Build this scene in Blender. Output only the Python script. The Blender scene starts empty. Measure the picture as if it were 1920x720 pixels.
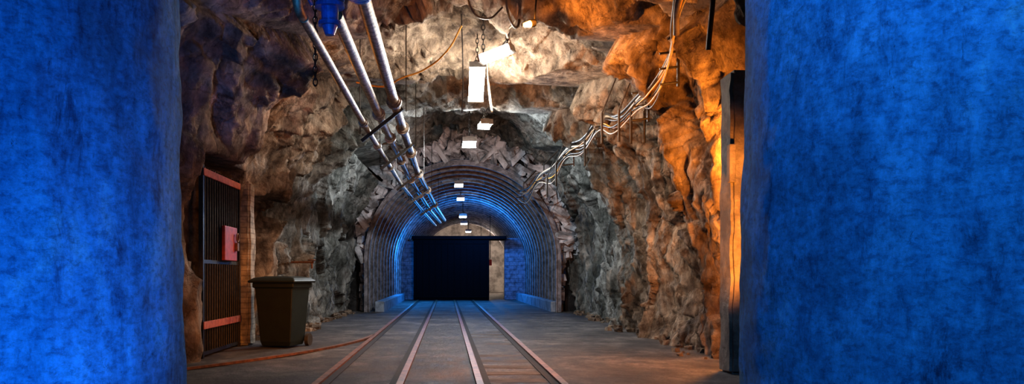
import bpy, math, random
from mathutils import Vector, noise, Matrix
random.seed(7)
S=bpy.context.scene
S.view_settings.view_transform='Standard'
for lk in ('Medium High Contrast','None'):
    try: S.view_settings.look=lk; break
    except Exception: pass

# ---------------------------------------------------------------- helpers
def link(o,parent=None):
    S.collection.objects.link(o)
    if parent: o.parent=parent
    return o
def empty(name):
    e=bpy.data.objects.new(name,None); e.empty_display_size=.2
    return link(e)
def mesh(name,v,f,mat,smooth=False,parent=None):
    m=bpy.data.meshes.new(name); m.from_pydata([tuple(p) for p in v],[],f); m.update()
    if smooth: m.polygons.foreach_set('use_smooth',[True]*len(m.polygons))
    if mat: m.materials.append(mat)
    return link(bpy.data.objects.new(name,m),parent)
class MB:
    def __init__(s): s.v=[]; s.f=[]
    def add(s,v,f):
        n=len(s.v); s.v+= [Vector(p) for p in v]; s.f+=[tuple(i+n for i in q) for q in f]
    def box(s,c,size,rot=None,taper=1.0,jit=0):
        hx,hy,hz=[a/2 for a in size]; c=Vector(c); vs=[]
        for z in(-1,1):
            k=1 if z>0 else taper
            for x,y in((-1,-1),(1,-1),(1,1),(-1,1)):
                p=Vector((x*hx*k,y*hy*k,z*hz))
                if jit: p+=Vector((random.uniform(-1,1)*hx,random.uniform(-1,1)*hy,random.uniform(-1,1)*hz))*jit
                if rot: p=rot@p
                vs.append(c+p)
        s.add(vs,[(0,3,2,1),(4,5,6,7),(0,1,5,4),(1,2,6,5),(2,3,7,6),(3,0,4,7)])
    def cyl(s,a,b,r,r2=None,n=16):
        a=Vector(a);b=Vector(b); r2=r if r2 is None else r2
        d=(b-a).normalized(); u=d.orthogonal().normalized(); w=d.cross(u); vs=[]
        for c,rr in((a,r),(b,r2)):
            for i in range(n):
                t=2*math.pi*i/n; vs.append(c+(u*math.cos(t)+w*math.sin(t))*rr)
        f=[(i,(i+1)%n,n+(i+1)%n,n+i) for i in range(n)]
        f+= [tuple(range(n-1,-1,-1)),tuple(range(n,2*n))]
        s.add(vs,f)
    def torus(s,c,R,r,rot=None,n=20,m=8,sx=1,sy=1):
        c=Vector(c); vs=[]
        for i in range(n):
            t=2*math.pi*i/n
            for j in range(m):
                q=2*math.pi*j/m
                p=Vector(((R+r*math.cos(q))*math.cos(t)*sx,(R+r*math.cos(q))*math.sin(t)*sy,r*math.sin(q)))
                if rot: p=rot@p
                vs.append(c+p)
        s.add(vs,[(i*m+j,((i+1)%n)*m+j,((i+1)%n)*m+(j+1)%m,i*m+(j+1)%m) for i in range(n) for j in range(m)])
    def chain(s,a,b,link_len=.07,r=.007):
        a=Vector(a);b=Vector(b); L=(b-a).length; n=max(2,int(L/(link_len*.75)))
        q=(b-a).to_track_quat('X','Z').to_matrix()
        for i in range(n):
            rot=q@Matrix.Rotation(math.pi/2*(i%2),3,'X')
            s.torus(a.lerp(b,(i+.5)/n),link_len*.36,r,rot,n=10,m=5,sx=1.3,sy=.75)
    def obj(s,name,mat,parent=None,smooth=False,bevel=0):
        o=mesh(name,s.v,s.f,mat,smooth,parent)
        if bevel:
            b=o.modifiers.new('bevel','BEVEL'); b.width=bevel; b.segments=2; b.limit_method='ANGLE'
        return o
def curve(name,pts,r,mat,parent=None,kind='BEZIER'):
    c=bpy.data.curves.new(name,'CURVE'); c.dimensions='3D'; c.bevel_depth=r; c.bevel_resolution=3; c.resolution_u=8; c.use_fill_caps=True
    if kind=='BEZIER':
        sp=c.splines.new('BEZIER'); sp.bezier_points.add(len(pts)-1)
        for b,p in zip(sp.bezier_points,pts):
            b.co=p; b.handle_left_type=b.handle_right_type='AUTO'
    else:
        sp=c.splines.new('POLY'); sp.points.add(len(pts)-1)
        for b,p in zip(sp.points,pts): b.co=(*p,1)
    c.materials.append(mat)
    return link(bpy.data.objects.new(name,c),parent)

# ---------------------------------------------------------------- materials
def newmat(name):
    m=bpy.data.materials.new(name); m.use_nodes=True; nt=m.node_tree
    return m,nt,nt.nodes,nt.links,nt.nodes['Principled BSDF']
def ramp(N,stops):
    r=N.new('ShaderNodeValToRGB'); e=r.color_ramp.elements
    while len(e)<len(stops): e.new(.5)
    for a,(p,c) in zip(e,stops): a.position=p; a.color=(*c,1)
    return r
def noi(N,L,co,scale,detail=6,rough=.6,dist=0):
    n=N.new('ShaderNodeTexNoise'); n.inputs['Scale'].default_value=scale; n.inputs['Detail'].default_value=detail
    n.inputs['Roughness'].default_value=rough; n.inputs['Distortion'].default_value=dist
    L.new(co,n.inputs['Vector']); return n
def mix(N,L,a,b,fac,mode='MULTIPLY'):
    m=N.new('ShaderNodeMix'); m.data_type='RGBA'; m.blend_type=mode
    if isinstance(fac,(int,float)): m.inputs[0].default_value=fac
    else: L.new(fac,m.inputs[0])
    for s,x in((m.inputs[6],a),(m.inputs[7],b)):
        if isinstance(x,tuple): s.default_value=(*x,1)
        else: L.new(x,s)
    return m.outputs[2]
def coords(N,L,scale=(1,1,1),rot=(0,0,0)):
    t=N.new('ShaderNodeTexCoord'); m=N.new('ShaderNodeMapping'); m.inputs['Scale'].default_value=scale; m.inputs['Rotation'].default_value=rot
    L.new(t.outputs['Object'],m.inputs['Vector']); return m.outputs[0]
def bump(N,L,bs,layers,strength=1.):
    prev=None
    for h,dist in layers:
        b=N.new('ShaderNodeBump'); b.inputs['Distance'].default_value=dist; b.inputs['Strength'].default_value=strength
        L.new(h,b.inputs['Height'])
        if prev: L.new(prev,b.inputs['Normal'])
        prev=b.outputs[0]
    L.new(prev,bs.inputs['Normal'])
def rockmat(name,dark,mid,light):
    m,nt,N,L,B=newmat(name)
    co=coords(N,L,(1,1,1)); co2=coords(N,L,(1,1,.45),(0.3,.5,0))
    a=noi(N,L,co,.9,8,.65,.6)
    r=ramp(N,[(.3,dark),(.45,mid),(.58,light),(.7,tuple(x*1.3 for x in light))]); L.new(a.outputs[0],r.inputs[0])
    b=noi(N,L,co2,5,8,.7,.3); rb=ramp(N,[(.34,(.24,.21,.19)),(.5,(.78,.78,.78)),(.66,(1.35,1.33,1.3))]); L.new(b.outputs[0],rb.inputs[0])
    c=mix(N,L,r.outputs[0],rb.outputs[0],1.)
    v=N.new('ShaderNodeTexVoronoi'); v.feature='DISTANCE_TO_EDGE'; v.inputs['Scale'].default_value=1.3
    w=noi(N,L,co,2.2,5,.6); ww=mix(N,L,co,w.outputs[1],.35,'LINEAR_LIGHT'); L.new(ww,v.inputs['Vector'])
    rv=ramp(N,[(0,(.3,.27,.25)),(.025,(.9,.9,.9)),(1,(1,1,1))]); L.new(v.outputs['Distance'],rv.inputs[0])
    c=mix(N,L,c,rv.outputs[0],.6)
    L.new(c,B.inputs['Base Color']); B.inputs['Roughness'].default_value=.75; B.inputs['Specular IOR Level'].default_value=.3
    f=noi(N,L,co,22,8,.75)
    rv2=ramp(N,[(0,(0,0,0)),(.08,(1,1,1))]); L.new(v.outputs['Distance'],rv2.inputs[0])
    bump(N,L,B,[(b.outputs[0],.18),(rv2.outputs[0],.02),(f.outputs[0],.03)],.9)
    return m
ROCK=rockmat('rock_brown',(.068,.047,.032),(.225,.165,.115),(.46,.37,.28))
ROCKG=rockmat('rock_grey',(.07,.075,.067),(.19,.195,.175),(.42,.42,.39))
def simple(name,col,rough=.5,metal=0,var=.35,scale=8,bmp=.01,emis=None,es=0,col2=None,thr=(.4,.6)):
    m,nt,N,L,B=newmat(name)
    co=coords(N,L); a=noi(N,L,co,scale,6,.65)
    c2=col2 or tuple(x*(1-var) for x in col)
    r=ramp(N,[(thr[0],c2),(thr[1],col)]); L.new(a.outputs[0],r.inputs[0]); L.new(r.outputs[0],B.inputs['Base Color'])
    B.inputs['Roughness'].default_value=rough; B.inputs['Metallic'].default_value=metal
    if bmp:
        b=noi(N,L,co,scale*4,6,.7); bump(N,L,B,[(b.outputs[0],bmp)],.7)
    if emis: B.inputs['Emission Color'].default_value=(*emis,1); B.inputs['Emission Strength'].default_value=es
    return m
STEEL=simple('galvanised_steel',(.36,.31,.25),.45,.45,.65,12,.004)
RUST=simple('rusty_steel',(.22,.10,.05),.65,.5,.5,20,.006)
IRON=simple('dark_iron',(.05,.045,.04),.5,.7,.4,20,.004)
BLUEP=simple('blue_valve_paint',(.03,.16,.6),.35,.1,.5,12,.003)
REDP=simple('red_paint',(.34,.035,.022),.6,0,.4,12,.003)
PINKP=simple('faded_red_bar',(.42,.13,.085),.7,0,.4,12,.003)
RUB=simple('cable_rubber',(.06,.055,.05),.5,0,.4,12,.002)
CABL=simple('cable_pale',(.45,.38,.29),.5,0,.4,12,.002)
CABY=simple('cable_yellow',(.65,.33,.05),.5,0,.3,12,.002)
BINM=simple('bin_plastic',(.010,.016,.011),.5,0,.3,6,.002)
STONE=simple('stacked_stone',(.62,.62,.64),.85,0,.7,2.5,.03)
STONED=simple('packing_stone_dark',(.36,.36,.38),.85,0,.75,2.5,.03)
ARCH=simple('arch_steel',(.26,.25,.27),.75,.0,.6,6,.01)
LAG=rockmat('lagging_stone',(.02,.02,.025),(.07,.07,.08),(.18,.18,.2))
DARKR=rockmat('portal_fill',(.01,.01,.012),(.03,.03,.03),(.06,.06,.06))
POST=simple('post_concrete',(.16,.13,.10),.85,0,.6,3,.04)
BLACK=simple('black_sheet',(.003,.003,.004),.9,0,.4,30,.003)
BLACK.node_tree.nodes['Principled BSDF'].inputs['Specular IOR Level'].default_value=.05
CWALL=simple('painted_bulkhead',(.28,.34,.42),.8,0,.5,3,.02)
PALE=simple('pale_render',(.5,.45,.4),.8,0,.6,1.5,.02)
HOUS=simple('lamp_housing',(.35,.34,.32),.45,.5,.3,10,.002)
GLOW=simple('lamp_tube_white',(.9,.9,.9),.4,0,.0,10,0,(1,.93,.84),110)
GLOWC=simple('lamp_tube_cool',(.9,.9,.9),.4,0,.0,10,0,(.86,.94,1),90)
GLOWD=simple('lamp_tube_dim',(.9,.9,.9),.4,0,.0,10,0,(.8,.92,1),16)
WARMG=simple('lamp_tube_warm',(.9,.8,.7),.4,0,.0,10,0,(1,.85,.7),90)
ORG=simple('lamp_tube_orange',(.9,.5,.2),.4,0,.0,10,0,(1,.38,.07),25)
REDP2=simple('signal_red',(.7,.04,.02),.5,0,.2,10,0)

def brickmat(name,c1,c2,mo,bw=.24,bh=.085):
    m,nt,N,L,B=newmat(name); t=N.new('ShaderNodeTexCoord')
    sx=N.new('ShaderNodeSeparateXYZ'); L.new(t.outputs['Object'],sx.inputs[0])
    ad=N.new('ShaderNodeMath'); L.new(sx.outputs[0],ad.inputs[0]); L.new(sx.outputs[1],ad.inputs[1])
    cb=N.new('ShaderNodeCombineXYZ'); L.new(ad.outputs[0],cb.inputs[0]); L.new(sx.outputs[2],cb.inputs[1])
    b=N.new('ShaderNodeTexBrick'); b.inputs['Scale'].default_value=1; b.inputs['Brick Width'].default_value=bw; b.inputs['Row Height'].default_value=bh; b.inputs['Mortar Size'].default_value=.008
    b.inputs['Color1'].default_value=(*c1,1); b.inputs['Color2'].default_value=(*c2,1); b.inputs['Mortar'].default_value=(*mo,1)
    L.new(cb.outputs[0],b.inputs[0])
    n=noi(N,L,t.outputs['Object'],6); r=ramp(N,[(.35,(.4,.4,.4)),(.6,(1,1,1))]); L.new(n.outputs[0],r.inputs[0])
    L.new(mix(N,L,b.outputs[0],r.outputs[0],1.),B.inputs['Base Color']); B.inputs['Roughness'].default_value=.9
    bump(N,L,B,[(b.outputs[1],-.01),(n.outputs[0],.02)])
    return m
BRICK=brickmat('brick_whitewash',(.40,.35,.28),(.34,.29,.23),(.26,.22,.18))
BRICKB=brickmat('block_bulkhead',(.2,.26,.34),(.16,.21,.29),(.08,.1,.13),.4,.2)
def plaster():
    m,nt,N,L,B=newmat('blue_plaster')
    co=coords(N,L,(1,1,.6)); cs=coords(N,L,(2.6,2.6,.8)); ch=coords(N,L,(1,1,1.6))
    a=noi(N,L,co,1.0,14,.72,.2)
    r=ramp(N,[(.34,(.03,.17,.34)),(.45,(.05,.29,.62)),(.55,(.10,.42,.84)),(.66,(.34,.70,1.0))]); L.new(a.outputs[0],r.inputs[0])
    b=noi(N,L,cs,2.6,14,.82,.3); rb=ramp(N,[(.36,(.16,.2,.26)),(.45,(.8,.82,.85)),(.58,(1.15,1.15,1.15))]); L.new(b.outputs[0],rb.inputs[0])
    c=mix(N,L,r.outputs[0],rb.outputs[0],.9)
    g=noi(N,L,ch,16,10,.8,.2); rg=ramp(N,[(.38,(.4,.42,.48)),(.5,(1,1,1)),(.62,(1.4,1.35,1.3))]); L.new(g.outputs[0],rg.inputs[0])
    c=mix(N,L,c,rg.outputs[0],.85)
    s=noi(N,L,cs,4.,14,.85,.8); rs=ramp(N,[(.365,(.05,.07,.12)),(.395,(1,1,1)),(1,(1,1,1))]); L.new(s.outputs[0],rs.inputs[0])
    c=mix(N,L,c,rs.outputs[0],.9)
    L.new(c,B.inputs['Base Color']); B.inputs['Roughness'].default_value=.75; B.inputs['Specular IOR Level'].default_value=.25
    f=noi(N,L,co,26,12,.85)
    bump(N,L,B,[(a.outputs[0],.24),(b.outputs[0],.08),(g.outputs[0],.035),(f.outputs[0],.035)],1.)
    return m
PLAS=plaster()
def floormat():
    m,nt,N,L,B=newmat('floor_dust')
    co=coords(N,L); co2=coords(N,L,(1.6,.9,1))
    a=noi(N,L,co,.8,10,.72,.4); r=ramp(N,[(.34,(.05,.046,.043)),(.5,(.135,.12,.108)),(.66,(.29,.265,.24))]); L.new(a.outputs[0],r.inputs[0])
    b=noi(N,L,co2,2.5,10,.78); rb=ramp(N,[(.40,(.25,.23,.22)),(.55,(1,1,1))]); L.new(b.outputs[0],rb.inputs[0])
    c=mix(N,L,r.outputs[0],rb.outputs[0],.85)
    g=noi(N,L,co,30,6,.8); rg=ramp(N,[(.4,(.6,.6,.6)),(.6,(1.3,1.3,1.3))]); L.new(g.outputs[0],rg.inputs[0])
    c=mix(N,L,c,rg.outputs[0],.8)
    L.new(c,B.inputs['Base Color'])
    rr=ramp(N,[(.3,(.5,)*3),(.7,(.85,)*3)]); L.new(b.outputs[0],rr.inputs[0]); L.new(rr.outputs[0],B.inputs['Roughness'])
    bump(N,L,B,[(b.outputs[0],.07),(g.outputs[0],.035)],1.)
    return m
FLOOR=floormat()

# ---------------------------------------------------------------- rock shell
def lerpk(keys,y):
    if y<=keys[0][0]: return keys[0][1]
    for (a,va),(b,vb) in zip(keys,keys[1:]):
        if y<=b:
            t=(y-a)/(b-a); t=t*t*(3-2*t); return va+(vb-va)*t
    return keys[-1][1]
HK=[(-4,4.4),(5,4.6),(8,5.7),(10.6,5.7),(12.3,4.85),(12.7,5.4),(13.4,5.4),(15.3,4.7),(15.7,5.3),(16.4,5.3),(17.8,4.6),(18.4,5.3),(20,5.6),(27,5.6)]
WK=[(-4,4.1),(6,4.1),(9,3.9),(10.3,3.8),(10.9,3.45),(12.3,3.35),(12.7,3.55),(15.3,3.45),(15.8,3.7),(17.8,3.3),(18.5,3.6),(27,3.6)]
CK=[(-4,.1),(9,.1),(15,.3),(27,.5)]
def prof(t,y):
    h=lerpk(HK,y); w=lerpk(WK,y); cx=lerpk(CK,y); zs=1.7
    lw=zs+.2; la=math.pi*.5*(w+(h-zs)) ; tot=2*lw+la; s=t*tot
    if s<lw: return Vector((cx-w,y,-.2+s)),Vector((1,0,0))
    if s>tot-lw: return Vector((cx+w,y,-.2+tot-s)),Vector((-1,0,0))
    a=math.pi*(1-(s-lw)/la); ca,sa=math.cos(a),math.sin(a)
    return Vector((cx+w*ca,y,zs+(h-zs)*sa)),Vector((-ca/w,0,-sa/(h-zs))).normalized()
def sstep(a,b,x):
    t=max(0,min(1,(x-a)/(b-a))); return t*t*(3-2*t)
def rockd(p):
    d=noise.fractal(p*.5+Vector((3,1,7)),1.,2.,3)*.28
    q=Vector((p.x,p.y,p.z*.62))*1.0+noise.noise_vector(p*1.3)*.12
    ds,pts=noise.voronoi(q); d+= (q-pts[0]).dot(noise.noise_vector(pts[0]*13.7))*.66
    q=Vector((p.x,p.y,p.z*.55))*2.3+noise.noise_vector(p*2.)*.3
    ds,pts=noise.voronoi(q); d+= (q-pts[0]).dot(noise.noise_vector(pts[0]*9.1))*.19
    q=Vector((p.x,p.y,p.z*.7))*6+noise.noise_vector(p*5)*.15
    ds,pts=noise.voronoi(q); d+= (q-pts[0]).dot(noise.noise_vector(pts[0]*9.1))*.075
    d+= noise.ridged_multi_fractal(Vector((p.x,p.y,p.z*.6))*1.4,.9,2.1,5,1.,2.)*.08-.08
    d+= noise.fractal(p*7,1.,2.,3)*.03
    return d
def shell(p,n):
    d=rockd(p)
    y=p.y
    if p.x<0 and n.x>.2:
        g=sstep(11.15,11.3,y)*(1-sstep(13.3,13.42,y))*(1-sstep(2.55,2.75,p.z))
        top=2.05+.5*math.sqrt(max(0,1-((y-14.85)/.95)**2)) if abs(y-14.85)<.95 else 0
        k=sstep(13.85,14.05,y)*(1-sstep(15.6,15.8,y))*(1-sstep(top-.12,top,p.z))
        fl=max(g,k, .9*sstep(11,11.3,y)*(1-sstep(13.8,14.1,y))*(1-sstep(2.8,3.1,p.z)))
        d=d*(1-fl)
        d+= -.95*g-.8*k
        if 9.5<y<11.3 and p.z<3: d=min(d,.12+.1*noise.noise(p*3))
    if p.z>4.2: d=min(d,p.z-4.55)
    if 9.2<y<11 and n.x<-.3 and p.x>0: d=min(d,-.05+(y-10.3)*.6)
    return p+n*d
def section(name,t0,t1,nt,ys,mat):
    v=[];f=[]
    for y in ys:
        for i in range(nt+1):
            p,n=prof(t0+(t1-t0)*i/nt,y); v.append(shell(p,n))
    m=nt+1
    for j in range(len(ys)-1):
        for i in range(nt):
            f.append((j*m+i,j*m+i+1,(j+1)*m+i+1,(j+1)*m+i))
    return mesh(name,v,f,mat,True)
ys=[-4+.3*i for i in range(44)]; y=ys[-1]+.1
while y<26.9: ys.append(y); y+=.04
A=section('wall_left',0,.27,95,ys,ROCK)
C=section('ceiling',.27,.73,155,ys,ROCK)
Bw=section('wall_right',.73,1,95,ys,ROCK)
for o in (A,C,Bw):
    o.data.materials.append(ROCKG)
    for p in o.data.polygons:
        c=p.center
        if c.y+noise.noise(c*.7)*1.5+(.8 if c.x<0 else 0)>17.2: p.material_index=1

# floor
v=[];f=[];nx=64
yy=[-4+.16*i for i in range(430)]
for y in yy:
    for i in range(nx+1):
        x=-5+10.5*i/nx; v.append((x,y,noise.fractal(Vector((x,y,0))*.9,1,2,3)*.012))
for j in range(len(yy)-1):
    for i in range(nx): a=j*(nx+1)+i; f.append((a,a+1,a+nx+2,a+nx+1))
mesh('floor',v,f,FLOOR,True)

b=MB()
for i in range(220):
    sd=random.choice((-1,1)); y=random.uniform(13.9 if sd<0 else 11.0,26)
    w=lerpk(WK,y); cx=lerpk(CK,y); s=random.uniform(.03,.11)
    x=cx+sd*(w-random.uniform(-.1,.4))
    if sd<0 and 12.7<y<14.4: continue
    b.box((x,y,s*.25),(s*1.4,s*1.2,s),Matrix.Rotation(random.uniform(0,3),3,'Z')@Matrix.Rotation(random.uniform(-.4,.4),3,'X'),1,.35)
b.obj('loose_rubble',ROCK)

# ---------------------------------------------------------------- pillars
def pillar(cx,cy,R):
    v=[];f=[];n=260;m=180;H=5.0
    for j in range(m+1):
        z=-.05+(H+.05)*j/m
        for i in range(n):
            a=2*math.pi*i/n; d=Vector((math.cos(a),math.sin(a),0))
            p=Vector((cx,cy,z))+d*R
            r=R+.03*(1-z/2.5)+noise.fractal(p*.9,1,2,4)*.018+noise.fractal(p*3,1,2,4)*.016
            v.append(Vector((cx,cy,z))+d*r)
    for j in range(m):
        for i in range(n): f.append((j*n+i,j*n+(i+1)%n,(j+1)*n+(i+1)%n,(j+1)*n+i))
    f.append(tuple(range(n-1,-1,-1))); f.append(tuple(range(m*n,m*n+n)))
    return mesh('concrete_pillar',v,f,PLAS,True)
pillar(-2.92,5.0,1.3); pillar(3.12,5.0,1.3)

def rough_block(name,x0,x1,y0,y1,z0,z1,mat,amp=.03):
    import bmesh
    bm=bmesh.new(); bmesh.ops.create_cube(bm,size=1)
    for q in bm.verts: q.co=Vector(((x0+x1)/2+q.co.x*(x1-x0),(y0+y1)/2+q.co.y*(y1-y0),(z0+z1)/2+q.co.z*(z1-z0)))
    bmesh.ops.bevel(bm,geom=bm.edges[:],offset=.035,segments=2,affect='EDGES')
    long=[e for e in bm.edges if abs(e.verts[0].co.z-e.verts[1].co.z)>.5]
    bmesh.ops.subdivide_edges(bm,edges=long,cuts=50)
    for q in bm.verts: q.co+=noise.noise_vector(q.co*2.2)*amp+noise.noise_vector(q.co*7)*amp*.4
    m=bpy.data.meshes.new(name); bm.to_mesh(m); bm.free(); m.materials.append(mat)
    return link(bpy.data.objects.new(name,m))
CP=empty('concrete_post')
o=rough_block('shaft',3.16,3.62,9.5,9.9,0,3.4,POST,.03); o.parent=CP
b=MB(); b.box((3.15,9.45,2.35),(.07,.1,.42)); b.obj('junction_box',POST,CP,False,.01)

# ---------------------------------------------------------------- tracks
RAIL=simple('rail_steel',(.20,.085,.045),.6,.3,.55,10,.003)
GROOVE=simple('flangeway_grime',(.018,.015,.013),.9,0,.4,8,.003)
WOOD=simple('sleeper_wood',(.10,.085,.075),.9,0,.5,5,.01)
def rail(xf,y0,y1,step,name,parent,w=.035,h=.03,mat=None):
    prof2=[(-w,0),(-w,h),(w,h),(w,0)]
    n=int((y1-y0)/step); v=[];f=[]; k=len(prof2)
    for j in range(n+1):
        y=y0+(y1-y0)*j/n; x=xf(y)
        for px,pz in prof2: v.append((x+px,y,pz+.006))
    for j in range(n):
        for i in range(k-1): f.append((j*k+i,j*k+i+1,(j+1)*k+i+1,(j+1)*k+i))
    f.append(tuple(range(k-1,-1,-1))); f.append(tuple(n*k+i for i in range(k)))
    return mesh(name,v,f,mat or RAIL,False,parent)
for x0 in(-1.31,.33):
    T=empty('mine_track')
    for nm,dx,s in(('1',0,1),('2',.84,-1)):
        rail(lambda y:x0+dx,1,38.5,3,'rail_'+nm,T)
        rail(lambda y:x0+dx+s*.075,1,38.5,3,'flangeway_'+nm,T,.04,.006,GROOVE)
    b=MB(); y=6.2
    while y<(17 if x0>0 else 9):
        b.box((x0+.42,y,-.014 if x0>0 else -.016),(.62,.3,.03),Matrix.Rotation(random.uniform(-.04,.04),3,'Z')@Matrix.Rotation(random.uniform(-.01,.01),3,'Y')); y+=.72+random.uniform(-.05,.05)
    b.obj('sleepers',WOOD,T)
T=empty('branch_track')
def br(off):
    return lambda y:(-1.31+off)-2.3*max(0,(16-y)/7)**2
rail(br(-.03),8.4,15.6,.3,'rail_1',T)

# ---------------------------------------------------------------- gate
G=empty('iron_gate'); gx=-3.28
b=MB()
y=11.42
while y<13.36:
    b.cyl((gx,y,.04),(gx,y,2.58),.016,n=8); y+=.125
b.box((gx,12.38,.06),(.04,2.0,.05)); b.box((gx,12.38,1.3),(.035,2.0,.05)); b.box((gx,11.4,1.3),(.06,.06,2.6)); b.box((gx,13.38,1.3),(.06,.06,2.6))
b.obj('bars',IRON,G)
b=MB(); b.box((gx+.03,12.38,.44),(.03,2.0,.1)); b.box((gx+.03,12.38,2.5),(.03,2.0,.1)); b.obj('cross_bars',PINKP,G,False,.005)
b=MB(); b.box((gx+.07,12.6,1.58),(.05,.7,.5)); b.obj('red_plate',REDP,G,False,.008)
b=MB(); b.torus((gx+.13,12.85,1.68),.06,.012,Matrix.Rotation(math.pi/2,3,'Y')); b.box((gx+.12,12.85,1.54),(.04,.1,.12)); b.obj('padlock',RUST,G)

o=rough_block('brick_pier',-3.42,-3.11,13.48,13.88,0,2.6,BRICK,.03)

# ---------------------------------------------------------------- bin
W=empty('wheelie_bin'); bx,by=-2.56,13.3; R=Matrix.Rotation(math.radians(-14),3,'Z')
def L3(p): return R@Vector(p)+Vector((bx,by,0))
b=MB()
def ring(w,d,z,off=0): return [L3((x*w/2,y*d/2+off,z)) for x,y in((-1,-1),(1,-1),(1,1),(-1,1))]
sec=[ring(.46,.5,.03),ring(.50,.54,.10),ring(.62,.66,.92),ring(.68,.72,.93),ring(.68,.72,1.0)]
v=[p for s in sec for p in s]; f=[(3,2,1,0),(16,17,18,19)]
for k in range(4):
    for i in range(4): a=k*4; f.append((a+i,a+(i+1)%4,a+4+(i+1)%4,a+4+i))
b.add(v,f)
b.obj('body',BINM,W,False,.012)
b=MB(); sec=[ring(.76,.82,1.0,-.01),ring(.78,.84,1.03,-.01),ring(.66,.68,1.075,0),ring(.4,.4,1.1,0)]
v=[p for s in sec for p in s]; f=[(3,2,1,0),(12,13,14,15)]
for k in range(3):
    for i in range(4): a=k*4; f.append((a+i,a+(i+1)%4,a+4+(i+1)%4,a+4+i))
b.add(v,f); b.cyl(L3((-.28,.45,1.02)),L3((.28,.45,1.02)),.02); b.obj('lid',BINM,W,False,.012)
b=MB()
for i in(-1,1): b.cyl(L3((i*.27,.3,.1)),L3((i*.33,.3,.1)),.1,n=24)
b.cyl(L3((-.3,.3,.1)),L3((.3,.3,.1)),.015); b.obj('wheels',RUB,W)

b=MB(); b.cyl((-3.3,16.9,1.38),(-2.62,16.8,1.38),.022,n=10); b.torus((-2.66,16.78,1.42),.07,.012,None); b.cyl((-2.66,16.8,1.38),(-2.66,16.8,1.25),.02,n=10)
b.obj('wall_valve',RUST)

# ---------------------------------------------------------------- inner arched tunnel
def tcx(y): return .5+.022*(y-27)
ZS=1.65
def arcpts(y,r,n=48,x0=None):
    cx=tcx(y); pts=[(cx-r,y,-.05),(cx-r,y,ZS*.33),(cx-r,y,ZS*.66)]
    for i in range(n+1):
        a=math.pi*(1-i/n); pts.append((cx+r*math.cos(a),y,ZS+r*math.sin(a)))
    return pts+[(cx+r,y,ZS*.66),(cx+r,y,ZS*.33),(cx+r,y,-.05)]
v=[];f=[];rows=0;y=26.6
while y<60:
    pts=arcpts(y,3.22)
    for p in pts:
        P=Vector(p); c=Vector((tcx(y),y,min(ZS,max(0,P.z)))); n=(P-c).normalized()
        q=P*2.6; ds,pt=noise.voronoi(q)
        v.append(P+n*(noise.fractal(P*1.6,1,2,3)*.08+(q-pt[0]).dot(noise.noise_vector(pt[0]*5.3))*.2))
    rows+=1; y+=.1
m=len(pts)
for j in range(rows-1):
    for i in range(m-1): f.append((j*m+i,j*m+i+1,(j+1)*m+i+1,(j+1)*m+i))
mesh('wall_inner_tunnel',v,f,LAG,False)
def ribs(ylist,rin,rout,wd):
    b=MB()
    for y in ylist:
        a=arcpts(y,rout);c=arcpts(y,rin); n=len(a); vs=[]
        for k in range(n):
            for q,dy in((a,-wd/2),(c,-wd/2),(c,wd/2),(a,wd/2)): vs.append((q[k][0],q[k][1]+dy,q[k][2]))
        fs=[]
        for k in range(n-1):
            for i in range(4): fs.append((k*4+i,k*4+(i+1)%4,k*4+4+(i+1)%4,k*4+4+i))
        b.add(vs,fs)
    return b
E=empty('steel_arch_support')
yl=[26.3+1.15*i for i in range(26)]
b=ribs(yl,2.9,3.0,.05); b.obj('ribs',ARCH,E)
b=ribs(yl,2.865,2.9,.16); b.obj('rib_flanges',ARCH,E)
b=ribs(yl,3.0,3.03,.16); b.obj('outer_flanges',ARCH,E)
b=MB()
for a in (20,48,75,105,132,160):
    for y0,y1 in zip(yl,yl[1:]):
        r=2.97; p=lambda y:(tcx(y)+r*math.cos(math.radians(a)),y,ZS+r*math.sin(math.radians(a)))
        b.cyl(p(y0),p(y1),.03,n=8)
b.obj('tie_rods',ARCH,E)
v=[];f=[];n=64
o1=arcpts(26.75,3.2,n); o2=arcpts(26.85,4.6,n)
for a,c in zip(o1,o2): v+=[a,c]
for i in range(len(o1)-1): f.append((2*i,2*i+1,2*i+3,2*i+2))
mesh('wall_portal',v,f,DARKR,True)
b=MB()
for i in range(430):
    a=math.radians(random.uniform(2,178)); r=3.22+.98*random.random()**1.2; cx=tcx(26.5)
    L=random.uniform(.22,.62); t=random.uniform(.08,.18)
    base=a+math.pi/2 if random.random()<.5 else a
    rot=Matrix.Rotation(-(base+random.uniform(-.7,.7)),3,'Y')@Matrix.Rotation(random.uniform(-.5,.5),3,'X')
    b.box((cx+r*math.cos(a),26.5+random.uniform(-.25,.08),ZS+r*math.sin(a)),(L,random.uniform(.25,.4),t),rot,1,.3)
b.obj('stone_packing',STONE)
b=MB()
for i in range(1700):
    y=26.7+13*random.random()**1.3; a=math.radians(random.uniform(-2,182)); r=3.10+random.uniform(0,.08)
    zz=ZS+r*math.sin(a); xx=tcx(y)+r*math.cos(a)
    if random.random()<.22:
        sd=random.choice((-1,1)); xx=tcx(y)+sd*r; zz=random.uniform(.1,ZS); a=0 if sd>0 else math.pi
    rot=Matrix.Rotation(-(a+math.pi/2),3,'Y')@Matrix.Rotation(random.uniform(-.6,.6),3,'Z')@Matrix.Rotation(random.uniform(-.25,.25),3,'X')
    b.box((xx,y,zz),(random.uniform(.12,.34),random.uniform(.25,.6),random.uniform(.06,.14)),rot,1,.3)
b.obj('stone_lagging',STONED)
for sgn in(-1,1):
    b=MB(); b.box((tcx(33)+sgn*2.72,33,.15),(.28,13.2,.34)); b.obj('trim_1' if sgn<0 else 'trim_2',CWALL,None,False,.02)

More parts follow.
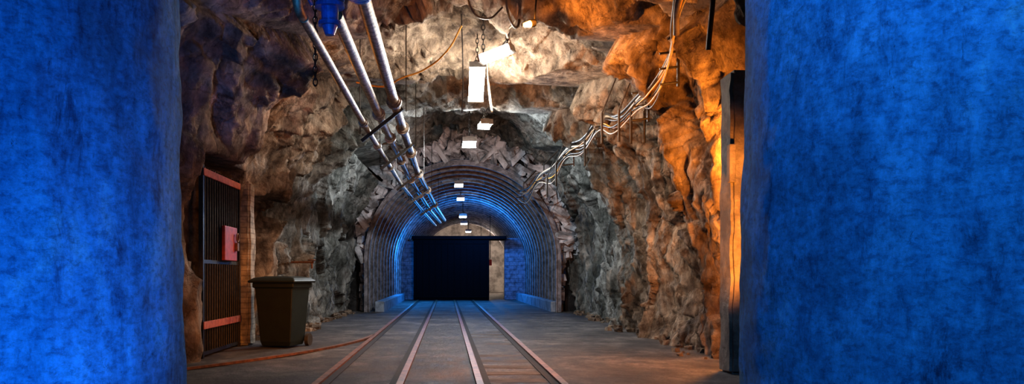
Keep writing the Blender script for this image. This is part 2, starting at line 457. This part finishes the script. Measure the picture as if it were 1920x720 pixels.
# bulkhead
b=MB(); Y=40.2
b.box((-1.95,Y,1.35),(.95,.3,2.8)); b.box((3.3,Y,1.45),(1.2,.3,2.9)); 
b.obj('wall_bulkhead',BRICKB,None,False,.02)
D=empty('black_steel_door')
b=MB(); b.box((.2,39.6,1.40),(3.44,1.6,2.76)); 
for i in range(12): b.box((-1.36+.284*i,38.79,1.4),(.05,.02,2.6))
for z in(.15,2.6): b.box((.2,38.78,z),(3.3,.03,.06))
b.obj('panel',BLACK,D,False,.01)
b=MB(); b.box((.55,39.6,2.86),(4.3,1.9,.14)); b.obj('lintel',BLACK,D,False,.01)
b=MB(); b.box((1.2,59.5,2.4),(7,.3,5)); b.obj('wall_back',PALE)
E2=empty('signal_box')
b=MB(); b.box((2.20,43.5,1.8),(.16,.1,.3)); b.obj('case',REDP2,E2)
b=MB(); b.cyl((2.20,43.55,1.9),(2.20,43.55,4.6),.02); b.obj('hanger',IRON,E2)

# ---------------------------------------------------------------- lamps
def lamp(c,L,Wd,pitch,yaw,mat,top,roll=0):
    E=empty('ceiling_lamp'); c=Vector(c)
    R=Matrix.Rotation(yaw,3,'Z')@Matrix.Rotation(roll,3,'Y')@Matrix.Rotation(pitch,3,'X')
    b=MB(); b.box(c+R@Vector((0,0,.065)),(Wd*.45,L,.04),R)
    b.box(c+R@Vector((0,L/2,.01)),(Wd,.03,.11),R); b.box(c+R@Vector((0,-L/2,.01)),(Wd,.03,.11),R); b.obj('housing',HOUS,E)
    b=MB(); b.box(c,(Wd*.92,L*.96,.09),R); b.obj('diffuser',mat,E,False,.02)
    b=MB()
    for k in(-1,1):
        p=c+R@Vector((0,k*L*.38,.08)); b.chain(p,(p.x,p.y,top),.09,.009)
    b.obj('chains',IRON,E)
lamp((.50,14.4,4.36),.95,.27,math.radians(-24),0,GLOW,5.1)
lamp((.72,12.4,4.32),.5,.2,math.radians(-15),math.radians(68),GLOW,5.2)
lamp((.80,17.9,4.28),.30,.26,math.radians(-12),.2,GLOW,4.7)
lamp((.54,20.6,4.32),.55,.34,math.radians(-8),0,GLOWC,5.3)
lamp((.42,30.3,4.36),.55,.32,math.radians(-8),0,GLOWD,4.7)
lamp((.56,35,4.30),.55,.32,math.radians(-8),0,GLOWD,4.7)
lamp((.75,40,3.92),.45,.36,math.radians(-8),0,GLOWD,4.7)
lamp((.9,45,3.90),.45,.36,math.radians(-8),0,GLOWD,4.7)
lamp((1.3,52,3.85),.45,.36,math.radians(-8),0,GLOWD,4.7)
lamp((2.2,55,3.6),.9,.3,0,0,WARMG,4.6)
OL=empty('orange_lamp'); b=MB(); b.cyl((1.12,11.5,4.50),(1.04,11.45,4.47),.045,.03,n=16); b.obj('bulb',ORG,OL)
b=MB(); b.cyl((1.18,11.53,4.52),(1.12,11.5,4.50),.05,.05,n=16); b.cyl((1.18,11.53,4.52),(1.25,11.6,5.3),.012,n=8); b.obj('holder',IRON,OL)

# ---------------------------------------------------------------- pipes
P=empty('pipeline')
def pl(pts,r,name): return curve(name,pts,r,STEEL,P,'POLY')
pipes={'pipe_wide':([(-.77,7.6,3.66),(-.77,12.6,3.64),(-.72,20,3.62),(-.40,31,3.62),(-.1,38,3.6)],.07),
'pipe_mid':([(-1.0,7.7,3.46),(-1.01,12.7,3.50),(-.93,20,3.5),(-.62,31,3.5),(-.3,38,3.5)],.06),
'pipe_thin':([(-1.21,7.2,3.28),(-1.2,12.3,3.3),(-1.12,20,3.32),(-.78,31,3.36),(-.5,38,3.36)],.042)}
for n_,(pt,r) in pipes.items(): pl(pt,r,n_)
b=MB()
def at(pt,y):
    for a,c in zip(pt,pt[1:]):
        if a[1]<=y<=c[1]: return Vector(a).lerp(Vector(c),(y-a[1])/(c[1]-a[1]))
for n_,(pt,r) in pipes.items():
    for y in (12.4,14.6,17.5,21,25,30):
        yo=y+{'pipe_wide':.0,'pipe_mid':.25,'pipe_thin':-.15}[n_]
        q=at(pt,yo); b.cyl(q-Vector((0,.05,0)),q+Vector((0,.05,0)),r*1.6,n=20)
        b.cyl(q-Vector((0,.13,0)),q+Vector((0,.13,0)),r*1.25,n=20)
b.obj('couplings',STEEL,P)
b=MB()
for y in (12.9,16.3,20.5,24.5,29.5):
    a=at(pipes['pipe_wide'][0],y);c=at(pipes['pipe_thin'][0],y)
    b.box(((a.x+c.x)/2,y,(a.z+c.z)/2-.08),((a-c).length+.25,.05,.05),Matrix.Rotation(-math.atan2(a.z-c.z,a.x-c.x),3,'Y'))
    for q in(a,c):
        s=.15 if q is a else -.12
        b.cyl((q.x+s,y,q.z-.05),(q.x+s,y,5.15 if y<27 else 4.5),.008,n=6)
b.obj('hangers',IRON,P)
V=empty('pipe_valve'); vx,vy=-1.03,7.5
b=MB(); 
for z,r in((3.92,.17),(3.86,.17),(3.52,.13),(3.46,.13),(3.30,.10)): b.cyl((vx,vy,z),(vx,vy,z+.035),r,n=28)
b.cyl((vx,vy,3.3),(vx,vy,3.95),.075,n=20); b.cyl((vx,vy,3.58),(vx,vy,3.7),.07,.13,n=24); b.cyl((vx,vy,3.7),(vx,vy,3.82),.13,.09,n=24)
b.cyl((vx,vy,3.22),(vx,vy,3.3),.04,.07,n=20)
b.cyl((-.77,7.45,3.66),(-.77,7.5,3.66),.15,n=28);b.cyl((-.77,7.52,3.66),(-.77,7.57,3.66),.15,n=28)
for k in range(8):
    a=k*math.pi/4
    b.cyl((-.77+.12*math.cos(a),7.42,3.66+.12*math.sin(a)),(-.77+.12*math.cos(a),7.6,3.66+.12*math.sin(a)),.012,n=6)
    b.cyl((vx+.14*math.cos(a),vy+.14*math.sin(a),3.84),(vx+.14*math.cos(a),vy+.14*math.sin(a),3.98),.012,n=6)
b.obj('body',BLUEP,V)
b=MB(); b.torus((-1.22,7.3,3.55),.13,.016,Matrix.Rotation(1.1,3,'Y')); b.cyl((-1.22,7.3,3.55),(vx,vy,3.6),.02)
b.cyl((-1.33,7.3,3.5),(-1.12,7.3,3.6),.012); b.obj('handwheel',BLUEP,V)
curve('riser_1',[(-.77,7.47,3.66),(-.77,7.25,3.72),(-.78,7.15,3.95),(-.78,7.15,5.1)],.07,STEEL,V)
curve('riser_2',[(vx,vy,3.95),(vx,vy,5.2)],.07,STEEL,V,'POLY')
curve('riser_3',[(-1.21,7.25,3.28),(-1.23,7.05,3.33),(-1.24,7.0,3.5),(-1.24,7.0,5.2)],.042,STEEL,V)
b=MB(); b.chain((-1.48,9.6,5.2),(-1.48,9.6,3.25),.09,.010); b.obj('hanging_chain',IRON)

# ---------------------------------------------------------------- cables
K=empty('cable_bundle')
hooks=[(2.86,11,3.85),(2.85,12.6,3.68),(2.72,15,3.8),(2.55,18,3.72),(2.38,22,3.62),(2.2,25.8,3.55)]
mats=[RUB,CABL,RUB,CABY,RUB,CABL]
for c in range(6):
    pts=[(2.55+.05*c,8.8,5.2),(2.62+.05*c,9.6,4.6),(2.72+.02*c,10.3,4.15+.03*c)]
    off=Vector((random.uniform(-.05,.05),0,-.06*c+.15))
    for i,h in enumerate(hooks):
        H=Vector(h)+off*.9; pts.append(H)
        if i<len(hooks)-1:
            N2=Vector(hooks[i+1])+off*.9; mid=(H+N2)/2; mid.z-=random.uniform(.05,.28); mid.x+=random.uniform(-.06,.06); pts.append(mid)
    curve('cable_%d'%(c+1),pts,random.choice([.012,.016,.022]),mats[c],K)
b=MB()
for h in hooks:
    h=Vector(h); b.box((h.x+.12,h.y,h.z+.05),(.03,.05,.7)); b.cyl((h.x+.12,h.y,h.z+.35),(h.x+.5,h.y,h.z+.75),.02,n=8)
    for k in range(3): b.cyl((h.x+.12,h.y,h.z-.25+.2*k),(h.x-.12,h.y,h.z-.28+.2*k),.014,n=6)
for x,y,z in((2.62,13.0,3.15),(2.78,12.9,3.1),(2.96,12.8,3.1),(2.45,13.5,3.2),(2.5,15.5,3.1),(2.3,18,3.0),(2.35,20,2.95)):
    b.cyl((x,y,z),(x,y,z+.48),.02,n=8); b.cyl((x,y,z+.48),(x+.25,y,z+1.1),.01,n=6)
b.obj('cable_hooks',IRON,K)
K2=empty('hanging_cable')
curve('lead_1',[(.86,12.3,5.2),(.84,12.3,4.8),(.9,12.4,4.62),(.78,12.45,4.42)],.014,RUB,K2)
curve('lead_2',[(.95,12.0,5.2),(.98,12.1,4.75),(.86,12.3,4.6),(.92,12.4,4.45),(.75,12.45,4.4)],.014,CABL,K2)
curve('lead_3',[(.80,11.6,5.2),(.84,11.7,4.7),(.98,12,4.6),(1.05,12.2,4.95)],.016,RUB,K2)
curve('lead_4',[(.22,13,5.1),(.24,13,4.4),(.25,13.4,4.0),(.24,13.8,3.75)],.010,RUB,K2)
curve('lead_5',[(.22,12.6,4.8),(.0,12.7,4.45),(-.35,12.9,4.22),(-.72,12.9,4.08),(-.9,13,4.0),(-1.4,13.2,4.1)],.014,CABY,K2)
curve('lead_6',[(.68,14.6,4.95),(.72,14.7,4.3),(.78,14.8,3.95),(.74,14.9,4.4),(.70,15.2,4.9)],.012,CABL,K2)
curve('lead_7',[(.3,11.7,5.2),(.34,11.6,4.72),(.55,11.8,4.66),(.75,12,4.85),(.9,12.2,5.1)],.014,RUB,K2)
K3=empty('wall_conduit')
curve('conduit_1',[(2.7,9.6,5.2),(2.72,9.6,4.6),(2.62,9.7,4.2),(2.66,9.9,3.9)],.035,CABL,K3)
curve('conduit_2',[(2.98,9.6,5.2),(3.0,9.6,4.4),(3.0,9.8,3.7)],.03,IRON,K3)

# ---------------------------------------------------------------- lights
def spot(name,loc,tgt,col,P,ang=90,blend=.6,r=.15):
    l=bpy.data.lights.new(name,'SPOT'); l.color=col; l.energy=P; l.spot_size=math.radians(ang); l.spot_blend=blend; l.shadow_soft_size=r
    o=bpy.data.objects.new(name,l); o.location=loc; o.rotation_euler=(Vector(tgt)-Vector(loc)).to_track_quat('-Z','Y').to_euler(); link(o)
def point(name,loc,col,P,r=.15):
    l=bpy.data.lights.new(name,'POINT'); l.color=col; l.energy=P; l.shadow_soft_size=r
    o=bpy.data.objects.new(name,l); o.location=loc; link(o)
BL=(.06,.37,1); OR=(1,.33,.045); WH=(1,.9,.78); CW=(.86,.93,1)
spot('blue_uplight_left',(-.7,3.0,.12),(-2.2,4.3,1.8),BL,300,110,.8,.08)
spot('blue_flood_left',(-1.6,.4,3.2),(-2.6,4.4,2.0),BL,420,100,.8,.1)
spot('blue_downlight_right',(.9,2.9,4.3),(2.0,4.2,2.9),(.10,.44,1),620,80,.9,.08)
spot('blue_flood_right',(1.2,.8,.6),(2.5,4.4,1.4),(.05,.41,.85),370,100,.8,.1)
spot('blue_flood_rock',(-2.5,6.9,1.6),(-3.0,10.8,4.4),(.01,.2,1),300,50)
spot('orange_flood_right',(2.8,7.1,1.0),(3.1,14.5,3.2),OR,2300,46)
point('orange_lamp_wall_low',(3.45,10.35,1.3),OR,170,.08)
point('orange_lamp_wall_high',(3.45,10.35,2.6),OR,170,.08)
spot('orange_flood_left',(-2.5,7.3,1.2),(-2.3,14.5,.4),OR,400,32)
spot('orange_lamp_roof',(1.02,11.36,4.46),(3.2,12.2,4.1),OR,320,120,.8,.03)
point('orange_lamp_roof_small',(-.1,11.4,4.9),OR,12,.03)
point('orange_lamp_left',(-2.0,12.9,3.75),OR,20,.05)
spot('orange_flood_floor',(2.5,7.0,3.3),(.0,12.0,0),OR,1050,56)
spot('warm_post_fill',(2.7,7.2,2.6),(3.3,9.7,1.6),(1,.7,.45),60,40)  # added fill with no lamp behind it, lifts the unlit front of the post
point('lamp_light_1',(.5,14.2,4.18),WH,180,.08)
point('lamp_light_2',(.72,12.4,4.18),WH,30,.06)
point('lamp_light_3',(.8,17.9,4.16),CW,80,.06)
point('lamp_light_4',(.54,20.6,4.2),CW,560,.06)
point('lamp_light_5',(2.2,55,3.4),(1,.8,.65),450,.06)
point('blue_tunnel_lamp',(1.5,37,3.3),(.02,.3,1),560,.2)
point('blue_tunnel_lamp_deep',(1.9,33.6,2.6),(.02,.34,1),130,.2)
point('blue_tunnel_lamp_side',(-1.5,35.6,2.2),(.02,.32,1),340,.2)
w=bpy.data.worlds.new('mine_dark'); S.world=w; w.use_nodes=True
w.node_tree.nodes['Background'].inputs[0].default_value=(.25,.35,.6,1); w.node_tree.nodes['Background'].inputs[1].default_value=.015

cam=bpy.data.cameras.new('camera'); cam.sensor_width=36; cam.lens=30
cam.shift_x=.0635; cam.shift_y=.0823; cam.clip_end=200
co=bpy.data.objects.new('camera',cam); co.location=(0,0,1.1); co.rotation_euler=(math.pi/2,0,0); link(co); S.camera=co
